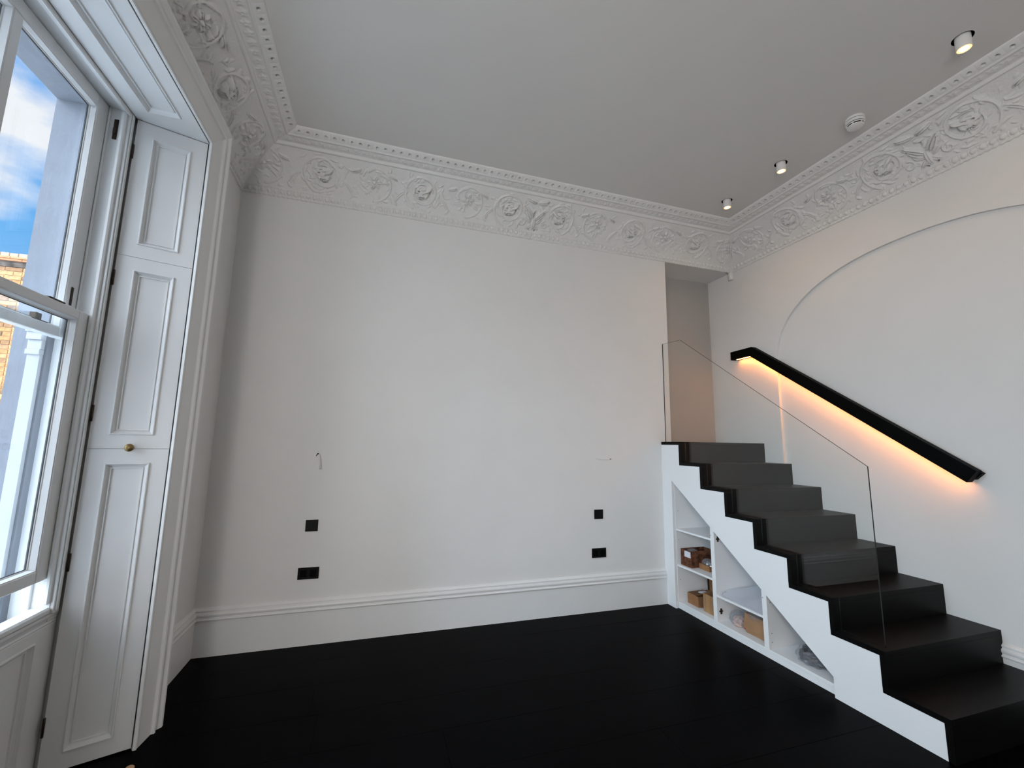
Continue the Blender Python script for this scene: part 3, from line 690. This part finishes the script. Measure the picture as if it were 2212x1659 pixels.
# brick house across the yard
hs = thing('brick_building', 'yellow stock brick house end wall beyond the window glass', 'building', (-5.5, 5.8, -1.0))
BY = 5.42; BT = 4.325; BX0, BX1 = -9.0, -2.6
box('wall_core', BX0, BX1, BY + 0.012, BY + 2.0, -1.0, BT, MORTAR, hs)
CH, BL = 0.075, 0.232
brick_me = {}
def brick_mesh(w_, mi):
    key = (round(w_, 3), mi)
    if key not in brick_me:
        bm = bmesh.new(); addbox(bm, 0.004, w_ - 0.004, 0.0, 0.05, 0.0045, CH - 0.0045, 0.003)
        bmesh.ops.recalc_face_normals(bm, faces=bm.faces); me = bpy.data.meshes.new('brick'); bm.to_mesh(me); bm.free(); me.materials.append(BRICKM[mi]); brick_me[key] = me
    return brick_me[key]
rest = {i: bmesh.new() for i in range(5)}
rb = random.Random(4); nb = 0
for r_i in range(70):
    z = BT - (r_i + 1) * CH; x = BX0 + (0 if r_i % 2 else -BL * 0.5); j = 0
    while x < BX1:
        w_ = BL if (j + r_i) % 2 == 0 else BL * 0.5
        mi = rb.choice((0, 0, 1, 1, 1, 2, 3, 4)); x0 = max(x, BX0); ww = min(x + w_, BX1) - x0
        if ww > 0.03:
            if -5.05 < x0 < -3.80 and z > 1.70 and nb < 298 and abs(ww - w_) < 1e-6:
                o = bpy.data.objects.new('brick', brick_mesh(w_, mi)); C.objects.link(o); o.parent = hs
                o.location = (x0, BY - rb.uniform(0, 0.005), z); nb += 1
            else:
                addbox(rest[mi], x0 + 0.004, x0 + ww - 0.004, BY, BY + 0.05, z + 0.0045, z + CH - 0.0045)
        x += w_; j += 1
for mi in rest: bmobj('far_bricks', rest[mi], BRICKM[mi], hs, kind='stuff')
box('lintel_band', BX0, BX1, BY - 0.015, BY + 1.9, BT + 0.0005, BT + 0.095, CONC, hs)
bm = bmesh.new()
for i in range(22): addbox(bm, BX0 + i * 0.29, BX0 + (i + 1) * 0.29 - 0.006, BY - 0.05, BY + 0.25, BT + 0.0955, BT + 0.130, 0.003); addbox(bm, BX0 + 0.14 + i * 0.29, BX0 + 0.14 + (i + 1) * 0.29 - 0.006, BY - 0.065, BY + 0.25, BT + 0.1305, BT + 0.165, 0.003)
bmobj('tile_creasing', bm, TILEO, hs)
for i in range(53):
    box('coping_brick', BX0 + i * 0.12 + 0.005, BX0 + (i + 1) * 0.12 - 0.005, BY - 0.02, BY + 0.21, BT + 0.1655, BT + 0.238 + rb.uniform(-.003, .003), COPB, hs, 0.004)
rebase(hs, (-5.5, 5.8, -1.0))
box('ground', -14, -0.2, -14, 14, -1.3, -1.0, STONEW, kind='structure')

# ------------------------------------------------------------------ staircase
st = thing('staircase', 'black stepped staircase with white side panel along right wall', 'staircase')
pts = [(-0.0005, FZ), (-0.0005, 8 * RI - T)]
for k_ in range(8):
    y = Y0 - k_ * G; pts += [(y, (8 - k_) * RI - T), (y, (7 - k_) * RI - T if k_ < 7 else FZ)]
pts += [(-1.577, FZ), (-1.577, 0.109), (-0.137, 1.155), (-0.137, FZ)]
prism('side_panel', pts, WP, WP + 0.026, PANELW, 'x', st)['label'] = 'white stepped side panel'
for k_ in range(8):
    yn = Y0 - T - k_ * G; zt = (8 - k_) * RI; xr = XR - 0.001 if k_ < 1 else RX - 0.001
    if k_ == 0:
        box('tread', WP, XR - 0.001, yn, -0.0008, zt - T + 0.0002, zt, BLACKT, st, 0.0006)
        box('landing_board', 4.4605, XR - 0.001, -0.0006, 0.3645, zt - T, zt, BLACKT, st)
    elif k_ == 1:
        bm = bmesh.new(); addbox(bm, WP, XR - 0.001, yn, yn + G + T - 0.001, zt - T + 0.0002, zt, 0.0006); addbox(bm, XR - 0.002, RX - 0.001, yn, -0.491, zt - T + 0.0005, zt); bmobj('tread', bm, BLACKT, st)
    else: box('tread', WP, xr, yn, yn + G + T - 0.001, zt - T + 0.0002, zt, BLACKT, st, 0.0006)
    zb = (7 - k_) * RI if k_ < 7 else FZ
    xrr = XR - 0.001 if k_ == 0 else RX - 0.001
    box('riser', WP, xrr, yn + 0.0001, yn + T - 0.0005, zb + 0.0003, zt - T, BLACKT, st)
rebase(st, (4.85, -1.0, FZ))

# open cabinet under the stairs
cb = thing('open_cabinet', 'white open shelf cabinet built under the black stairs', 'cabinet')
CX0, CX1 = WP + 0.028, 4.88
def dz(y): return 1.155 + (0.109 - 1.155) / (-1.577 + 0.137) * (y + 0.137) - 0.004
def cab_side(name, ya, yb):
    prism(name, [(ya, 0.056), (ya, dz(ya) - 0.002), (yb, dz(yb) - 0.002), (yb, 0.056)], CX0, CX1, PANELW, 'x', cb)
cab_side('side_board', -0.141, -0.122); cab_side('divider', -0.621, -0.580); cab_side('divider', -1.106, -1.066)
box('base_board', CX0, CX1, -1.556, -0.122, 0.035, 0.0555, PANELW, cb, 0.001)
box('plinth', CX0 + 0.006, CX0 + 0.022, -1.575, -0.118, FZ, 0.0345, PANELW, cb)
prism('back_board', [(-0.122, 0.035), (-0.122, 1.140), (-0.137, 1.150), (-1.556, 0.119), (-1.556, 0.035)], CX1, CX1 + 0.012, PANELW, 'x', cb)
prism('sloping_board', [(-0.137, 1.155), (-1.560, 0.121), (-1.560, 0.139), (-0.137, 1.173)], WP + 0.0265, CX1, PANELW, 'x', cb)
box('shelf', CX0 + 0.002, CX1, -0.580, -0.141, 0.690, 0.707, PANELW, cb, 0.001)
box('shelf', CX0 + 0.002, CX1, -0.580, -0.141, 0.367, 0.385, PANELW, cb, 0.001)
box('shelf', CX0 + 0.002, CX1, -1.066, -0.621, 0.250, 0.267, PANELW, cb, 0.001)
for z in (0.136, 0.710):
    bm = bmesh.new(); addbox(bm, 4.385, 4.422, -0.6245, -0.6212, z - 0.006, z + 0.006, 0.001); addbox(bm, 4.395, 4.411, -0.628, -0.6212, z - 0.022, z + 0.022, 0.002)
    addbox(bm, 4.398, 4.408, -0.632, -0.627, z - 0.008, z + 0.010, 0.002); bmobj('hinge_plate', bm, BRONZE, cb)
bm = bmesh.new()
for y, pz in ((-0.1415, (0.605, 0.245, 0.87)), (-1.1065, (0.37, 0.16, 0.10))):
    for z in pz: addbox(bm, 4.394, 4.399, y - 0.0008, y + 0.0006, z - 0.0025, z + 0.0025)
for y, z in ((-0.588, 0.735), (-1.075, 0.395)): addbox(bm, CX0 - 0.0008, CX0 + 0.001, y - 0.0025, y + 0.0025, z - 0.0025, z + 0.0025)
bmobj('shelf_pin_holes', bm, BLACKM, cb)
rebase(cb, (4.62, -0.85, FZ))

# glass balustrade on the treads
gb = thing('glass_balustrade', 'clear frameless glass panel standing on the black stair treads', 'balustrade')
gp = [(-0.001, 8 * RI + 0.0006), (-0.001, 2.541), (-0.272, 2.522), (-1.850, 1.384), (-1.849, 2 * RI + 0.0006)]
for k_ in range(5, -1, -1):
    yn = Y0 - T - k_ * G; gp += [(yn - 0.0006, (7 - k_) * RI + 0.0006), (yn - 0.0006, (8 - k_) * RI + 0.0006)]
bm = bmesh.new(); GX0, GX1 = 4.388, 4.398
va = [bm.verts.new((GX0, y, z)) for y, z in gp]; vb = [bm.verts.new((GX1, y, z)) for y, z in gp]
f1 = bm.faces.new(va); f2 = bm.faces.new(vb[::-1]); n = len(gp); ef = []
for i in range(n): ef.append(bm.faces.new((va[i], va[(i + 1) % n], vb[(i + 1) % n], vb[i])))
for f in ef: f.material_index = 1
ob = bmobj('glass_panel', bm, GLASS, gb); ob.data.materials.append(GLEDGE)
rebase(gb, (4.393, -0.9, 2 * RI))

# ------------------------------------------------------------------ handrail with light under it
hr = thing('handrail', 'black boxed handrail with warm light strip on right wall', 'handrail')
RXF = 5.292
sl = (1.358 - 2.531) / (-1.910 + 0.268); ca = 1 / math.hypot(1, sl)
yT0, yT1 = 0.012, -1.905
def zt_(y): return 2.531 + sl * (y + 0.268)
hv = 0.1175; hl = 0.086
yk = -0.268; yb_ = -0.240
ex = (-sl) * 0.0
top = [(yT0, 2.528), (yk, 2.531), (-1.910, zt_(-1.910))]
nx, nz_ = sl * ca, ca                      # downward normal of the slope in (y, z): move along (-?)
dn = (0.0, 0.0)
# end cut square to the slope
tx, tz = -ca, -sl * ca
px, pz = (sl * ca * -1, ca)                # perpendicular up
hp = hv * ca
eb = (-1.910 - (px) * hp * -1 * -1, zt_(-1.910) - pz * hp)
eb = (-1.910 + (1.910 - 1.852), 1.281)
bot = [eb, (yb_, 2.440), (yT0, 2.438)]
prism('rail', top + bot, RXF, 5.352, BLACKM, 'x', hr, bev=0.0015)
ins = 0.012
def insb(y, z, dy, dz_): return (y + dy, z + dz_)
tp = [(0.004, 2.516), (-0.264, 2.519), (-1.908, zt_(-1.908) - 0.016)]
bp_ = [(-1.866, 1.300), (-0.243, 2.462), (0.004, 2.460)]
prism('wall_fixing', tp + bp_, 5.352, RX - 0.0005, BLACKM, 'x', hr)
# fix overlap with the flush wall skin left of the arch by stopping the fixing there
led = [(eb[0] + 0.004, eb[1] + 0.0034), (yb_, 2.4405), (-0.045, 2.4386), (-0.045, 2.4368), (yb_ - 0.001, 2.4382), (eb[0] + 0.004, eb[1] + 0.0012)]
prism('led_strip', led, 5.318, 5.332, LED, 'x', hr)
box('led_spill_stop', 5.330, 5.352, -0.0445, -0.038, 2.430, 2.4375, BLACKM, hr)  # added piece to hold the strip's light off the landing recess
[c for c in hr.children if c.name.startswith('led_strip')][0]['label'] = 'glowing warm light strip'
rebase(hr, (5.33, -0.95, 1.95))

# ------------------------------------------------------------------ ceiling fittings
lab = ['small white downlight nearest the back wall corner, glowing warm', 'small white downlight between the corner one and the smoke detector', 'small white downlight nearest the top right, beyond the smoke detector']
for y, lb in zip(DLY, lab):
    t = thing('downlight', lb, 'downlight', (DLX, y, CZ), 'recessed downlights along the right wall')
    lathe('recess_cup', [(DLR - 0.0006, 0.0004), (DLR - 0.0006, 0.09), (0.0, 0.09)], BLACKM, (DLX, y, CZ), parent=t)
    ax = Vector((0.0, 0.0, -1.0)); c = Vector((DLX, y, CZ + 0.012))
    lathe('lamp_body', [(0.020, -0.02), (0.0340, -0.01), (0.0340, 0.079), (0.0330, 0.081), (0.031, 0.081), (0.031, 0.075)], PLAW, c, ax, t)
    ln_ = lathe('lens', [(0.0215, 0.0795), (0.012, 0.0805), (0.0, 0.081)], WARM, c, ax, t); ln_['label'] = 'glowing warm lens'
    lathe('lens_rim', [(0.031, 0.076), (0.0305, 0.0785), (0.0215, 0.0795)], WARMR, c, ax, t)['label'] = 'orange glowing rim of the lens'
    rebase(t, (DLX, y, CZ))
    l = bpy.data.lights.new('downlight_beam', 'SPOT'); l.energy = 5; l.color = (1.0, 0.60, 0.30); l.spot_size = math.radians(172); l.spot_blend = 1.0; l.shadow_soft_size = 0.025
    lo_ = bpy.data.objects.new('downlight_beam', l); C.objects.link(lo_); lo_.location = c + ax * 0.09; lo_.rotation_euler = ax.to_track_quat('-Z', 'Y').to_euler(); lo_.parent = t; lo_.matrix_parent_inverse = Matrix.Translation(-Vector((DLX, y, CZ)))
sd = thing('smoke_detector', 'round white smoke detector on ceiling beside the downlights', 'smoke detector', (4.712, -1.787, CZ))
o3 = (4.712, -1.787, CZ); dnv = (0, 0, -1)
lathe('base', [(0.0, 0.0005), (0.057, 0.0005), (0.059, 0.005), (0.058, 0.017), (0.055, 0.019)], PLAW, o3, dnv, sd, 40)
lathe('seam_ring', [(0.054, 0.018), (0.054, 0.0235)], BLACKM, o3, dnv, sd, 40)
lathe('body', [(0.055, 0.0215), (0.058, 0.024), (0.0575, 0.036), (0.054, 0.040), (0.050, 0.0405)], PLAW, o3, dnv, sd, 40)
lathe('vent_gap', [(0.0505, 0.039), (0.0495, 0.0445)], BLACKM, o3, dnv, sd, 40)
lathe('vent_collar', [(0.050, 0.0435), (0.0525, 0.045), (0.0515, 0.0495), (0.0475, 0.051)], PLAW, o3, dnv, sd, 40)
lathe('sensor_chamber', [(0.0475, 0.050), (0.045, 0.060)], BLACKM, o3, dnv, sd, 40)
for i in range(6):
    a = 2 * PI * i / 6 + 0.3; bx_, by_ = 0.0460 * math.cos(a), 0.0460 * math.sin(a)
    box('vent_rib', o3[0] + bx_ - 0.004, o3[0] + bx_ + 0.004, o3[1] + by_ - 0.004, o3[1] + by_ + 0.004, CZ - 0.0605, CZ - 0.050, PLAW, sd)
lathe('cap', [(0.049, 0.0595), (0.047, 0.064), (0.034, 0.069), (0.0, 0.071)], PLAW, o3, dnv, sd, 40)
rebase(sd, o3)
pr = thing('motion_sensor', 'small white motion sensor on right wall just below the cornice corner', 'sensor')
prism('housing', [(5.322, 0.004), (XR - 0.0005, 0.052), (XR - 0.0005, -0.030), (5.345, -0.030), (5.326, -0.018)], 3.372, 3.458, PLAW, 'z', pr, bev=0.004)
lathe('lens_window', [(0.0, 0.0), (0.012, 0.0), (0.011, 0.004), (0.0, 0.006)], PANELW, (5.3335, -0.026, 3.395), (-0.75, -0.65, 0), pr, 16)
rebase(pr, (5.345, 0.0, 3.372))

# ------------------------------------------------------------------ back wall plates and cable tails
def plate(name, lb, x0, x1, z0, z1, kind_):
    t = thing(name, lb, 'socket' if kind_ == 'd' else 'switch')
    box('face_plate', x0, x1, -0.0075, -0.0003, z0, z1, BLACKP, t, 0.0015, seg=2)
    if kind_ == 'd':
        for c in (0.27, 0.73):
            xc = x0 + (x1 - x0) * c
            bm = bmesh.new(); addbox(bm, xc - 0.022, xc + 0.022, -0.0082, -0.0072, z0 + 0.016, z1 - 0.018, 0.0004)
            bmobj('socket_outlet', bm, BLACKM, t)
    else:
        xc = (x0 + x1) / 2; box('rocker', xc - 0.012, xc + 0.012, -0.0105, -0.007, (z0 + z1) / 2 - 0.020, (z0 + z1) / 2 + 0.020, BLACKP, t, 0.0015)
    rebase(t, ((x0 + x1) / 2, 0, z0)); return t
plate('light_switch', 'square black wall switch above the left double socket', 1.118, 1.2055, 0.798, 0.8835, 's')
plate('light_switch', 'square black wall switch above the right double socket', 3.573, 3.6625, 0.799, 0.8845, 's')
plate('double_socket', 'wide black double socket at lower left of back wall', 1.091, 1.237, 0.452, 0.536, 'd')
plate('double_socket', 'wide black double socket nearest the stairs, lower right of back wall', 3.5445, 3.690, 0.4545, 0.5385, 'd')
def bez(p, n=14):
    p = [Vector(q) for q in p]; out_ = []
    for i in range(n + 1):
        t = i / n; out_.append(p[0] * (1 - t) ** 3 + p[1] * 3 * t * (1 - t) ** 2 + p[2] * 3 * t * t * (1 - t) + p[3] * t ** 3)
    return out_
def cable(lb, curve, tips):
    t = thing('cable_tail', lb, 'cable')
    tube('sheath', bez(curve), 0.0042, PLAW, t)
    for tp_ in tips: tube('bare_end', bez(tp_, 6), 0.0032, BLACKM, t)
    rebase(t, curve[0])
cable('short white cable tail curling up from back wall, above left switch', [(1.188, -0.0005, 1.268), (1.192, -0.07, 1.255), (1.190, -0.075, 1.33), (1.176, -0.055, 1.378)],
      [[(1.176, -0.055, 1.378), (1.174, -0.053, 1.386), (1.171, -0.052, 1.388), (1.169, -0.051, 1.384)], [(1.171, -0.052, 1.386), (1.167, -0.050, 1.38), (1.163, -0.05, 1.375), (1.161, -0.05, 1.366)]])
cable('short white cable tail sticking out sideways from back wall, above right switch', [(3.592, -0.0005, 1.362), (3.598, -0.05, 1.356), (3.64, -0.075, 1.350), (3.705, -0.072, 1.352)],
      [[(3.705, -0.072, 1.352), (3.711, -0.072, 1.353), (3.716, -0.072, 1.354), (3.720, -0.072, 1.356)]])

# ------------------------------------------------------------------ things on the cabinet shelves
def open_box(t, x0, x1, y0, y1, z0, z1, m, mi, th=0.004):
    bm = bmesh.new()
    for a in ((x0, x1, y0, y1, z0, z0 + th), (x0, x0 + th, y0, y1, z0 + th, z1), (x1 - th, x1, y0, y1, z0 + th, z1), (x0 + th, x1 - th, y0, y0 + th, z0 + th, z1), (x0 + th, x1 - th, y1 - th, y1, z0 + th, z1)):
        addbox(bm, *a)
    return bmobj('carton', bm, m, t)
def crumple(name, c, rx, ry, rz, m, parent, seed=0, amp=0.25, sub=4, clip_z=None):
    bm = bmesh.new(); bmesh.ops.create_icosphere(bm, subdivisions=sub, radius=1.0); r = random.Random(seed)
    waves = [(Vector((r.uniform(-1, 1), r.uniform(-1, 1), r.uniform(-1, 1))).normalized() * r.uniform(2, 9), r.uniform(0, 6.28), r.uniform(0.3, 1)) for _ in range(14)]
    for v in bm.verts:
        k_ = sum(a * (abs(math.sin(v.co.dot(wv) + ph)) - 0.6) for wv, ph, a in waves) / 6
        v.co = v.co * (1 + amp * k_); v.co = Vector((v.co.x * rx + c[0], v.co.y * ry + c[1], v.co.z * rz + c[2]))
        if clip_z is not None: v.co.z = max(v.co.z, clip_z)
    return bmobj(name, bm, m, parent)
ZS2 = 0.3855; ZB = 0.056; ZS3 = 0.2675
t = thing('printed_box', 'red-brown patterned open box with white label on the middle left shelf', 'box')
open_box(t, 4.396, 4.66, -0.297, -0.160, ZS2, 0.530, PRINT, CARDI)
bm = bmesh.new(); addbox(bm, 4.3945, 4.3958, -0.292, -0.212, 0.470, 0.522); bmobj('address_label', bm, PAPER, t)['label'] = 'white sticker'
crumple('plastic_wrap', (4.47, -0.225, 0.510), 0.05, 0.045, 0.028, FILM, t, 3)
rebase(t, (4.53, -0.23, ZS2))
t = thing('small_tray', 'small low cardboard tray with clear bag of silver fittings, beside patterned box', 'box')
open_box(t, 4.470, 4.56, -0.438, -0.312, ZS2, 0.431, CARD, CARDI)
crumple('silver_fittings', (4.515, -0.375, 0.430), 0.036, 0.050, 0.030, STEEL, t, 8, 0.5, 3)
crumple('clear_bag', (4.517, -0.372, 0.440), 0.042, 0.058, 0.042, FILM, t, 5, 0.35)
rebase(t, (4.515, -0.375, ZS2))
t = thing('low_carton', 'low brown cardboard carton, leftmost on the cabinet floor', 'box')
open_box(t, 4.430, 4.66, -0.327, -0.190, ZB, 0.145, CARD, CARDI)
prism('flap', [(4.43, 0.1455), (4.431, 0.149), (4.60, 0.152), (4.60, 0.148)], -0.300, -0.192, CARDI, 'y', t)
prism('side_flap', [(-0.3285, 0.145), (-0.3315, 0.144), (-0.352, 0.064), (-0.348, 0.062)], 4.432, 4.60, CARDI, 'x', t)
crumple('paper_scrap', (4.54, -0.262, 0.158), 0.045, 0.030, 0.005, PAPER, t, 6, 0.3, 3)
rebase(t, (4.545, -0.26, ZB))
t = thing('taped_carton', 'open brown carton with tape stripe, beside the first cabinet divider', 'box')
open_box(t, 4.426, 4.66, -0.575, -0.394, ZB, 0.206, CARDK, CARDI)
bm = bmesh.new(); addbox(bm, 4.4245, 4.4255, -0.475, -0.430, ZB + 0.002, 0.204); bmobj('tape_stripe', bm, TAPE, t)
rebase(t, (4.54, -0.485, ZB))
t = thing('tall_carton', 'tall narrow brown carton standing at back behind the taped carton', 'box')
box('carton', 4.70, 4.86, -0.30, -0.075 - 0.07, ZB, 0.355, CARD, t, 0.002)
bm = bmesh.new(); addbox(bm, 4.6985, 4.6995, -0.17, -0.147, ZB + .01, 0.35); bmobj('dark_strip', bm, BRONZE, t)  # thin dark strip up the carton front
rebase(t, (4.78, -0.22, ZB))
# drawings: a loose stack of large sheets, each one a thing
def sheet(i, z, dx, dy, rot, curl, lb):
    n1, n2 = 14, 10; v = []; f = []
    for a in range(n1 + 1):
        for b in range(n2 + 1):
            y = -0.640 - 0.405 * a / n1; x = 4.372 + 0.31 * b / n2
            y2 = -0.842 + (y + 0.842) * math.cos(rot) - (x - 4.53) * math.sin(rot); x2 = 4.53 + (y + 0.842) * math.sin(rot) + (x - 4.53) * math.cos(rot)
            zz = z + (0.05 + 0.62 * i / 6) * (0.022 * max(0, 1 - abs(a / n1 - 0.10) / 0.22) * (b / n2) ** 0.5 + 0.030 * (b / n2) ** 1.5 * (0.7 + 0.3 * math.sin(5.0 * a / n1 + 5.4)) + 0.012 * max(0, 1 - abs(a / n1 - 0.62) / 0.2) * (1 - b / n2))
            v.append((min(max(x2 + dx, 4.369), 4.86), min(max(y2 + dy, -1.064), -0.623), zz))
    for a in range(n1):
        for b in range(n2):
            q = a * (n2 + 1) + b; f.append((q, q + 1, q + n2 + 2, q + n2 + 1))
    m_ = len(v); v += [(p[0], p[1], p[2] - 0.0009) for p in v]
    f += [tuple(m_ + q for q in reversed(fc)) for fc in list(f)]
    rim = [b for b in range(n2 + 1)] + [a * (n2 + 1) + n2 for a in range(1, n1 + 1)] + [n1 * (n2 + 1) + b for b in range(n2 - 1, -1, -1)] + [a * (n2 + 1) for a in range(n1 - 1, 0, -1)]
    for a, b in zip(rim, rim[1:] + rim[:1]): f.append((a, b, m_ + b, m_ + a))
    return tag(mk('paper_sheet', v, f, PAPER, smooth=False), lb, 'paper', 'large paper sheets on the cabinet shelf')
SL = ['lowest white paper sheet of the loose stack on cabinet shelf', 'second lowest white sheet in the loose paper stack on cabinet shelf', 'third lowest white sheet in the loose paper stack on cabinet shelf', 'fourth lowest white sheet in the loose paper stack on cabinet shelf',
      'fifth lowest white sheet in the loose paper stack on cabinet shelf', 'sheet just under the topmost one in the loose paper stack', 'topmost white paper sheet, humped, on the loose stack in the cabinet']
for i in range(7):
    sheet(i, 0.2690 + 0.0042 * i, 0.002 + 0.009 * i + random.uniform(-0.004, 0.006), random.uniform(-0.015, 0.015), random.uniform(-0.13, 0.13), 0.15 + 0.12 * i, SL[i])
t = thing('printed_bag', 'pink and white printed bag slumped on the cabinet floor, middle bay', 'bag')
crumple('contents', (4.475, -0.735, ZB + 0.035), 0.046, 0.050, 0.045, PINKP, t, 12, 0.35, 3, ZB + 0.0005)
crumple('film_bag', (4.485, -0.725, ZB + 0.052), 0.062, 0.072, 0.060, FILM, t, 13, 0.40, 4, ZB + 0.0002)
crumple('red_corner', (4.465, -0.808, ZB + 0.012), 0.010, 0.013, 0.011, REDP, t, 14, 0.3, 2, ZB + 0.0005)
rebase(t, (4.48, -0.735, ZB))
t = thing('kraft_carton', 'kraft carton with clear plastic spilling out, against the second divider', 'box')
open_box(t, 4.440, 4.70, -1.060, -0.830, ZB, 0.198, CARDK, CARDI)
prism('front_flap', [(4.4375, 0.198), (4.4395, 0.1985), (4.4185, 0.092), (4.4150, 0.093)], -1.055, -0.832, CARDK, 'y', t)
crumple('plastic_film', (4.49, -0.915, 0.190), 0.072, 0.070, 0.040, FILM, t, 21, 0.5)
bm = bmesh.new(); addbox(bm, 4.45, 4.47, -1.055, -1.043, 0.185, 0.238); bmobj('red_striped_card', bm, REDP, t)
bm = bmesh.new(); addbox(bm, 4.45, 4.47, -1.042, -1.030, 0.185, 0.236); bmobj('white_card', bm, PAPER, t)
rebase(t, (4.56, -0.95, ZB))
t = thing('plastic_bundle', 'crumpled dark and clear plastic bundle in the lowest right bay', 'bag')
crumple('dark_wrap', (4.505, -1.345, ZB + 0.045), 0.098, 0.090, 0.060, DARKP, t, 31, 0.55, 4, ZB + 0.0005)
crumple('clear_wrap', (4.50, -1.345, ZB + 0.045), 0.105, 0.105, 0.062, FILM, t, 33, 0.5, 4, ZB + 0.0002)
rebase(t, (4.51, -1.35, ZB))
t = lathe('wood_offcut', [(0.0, 0.0), (0.016, 0.0), (0.018, 0.003), (0.018, 0.013), (0.014, 0.018), (0.0, 0.019)], TAN, (0.622, -1.101, FZ + 0.0005), seg=20)
tag(t, 'small tan wooden piece on the floor at bottom edge', 'wood')
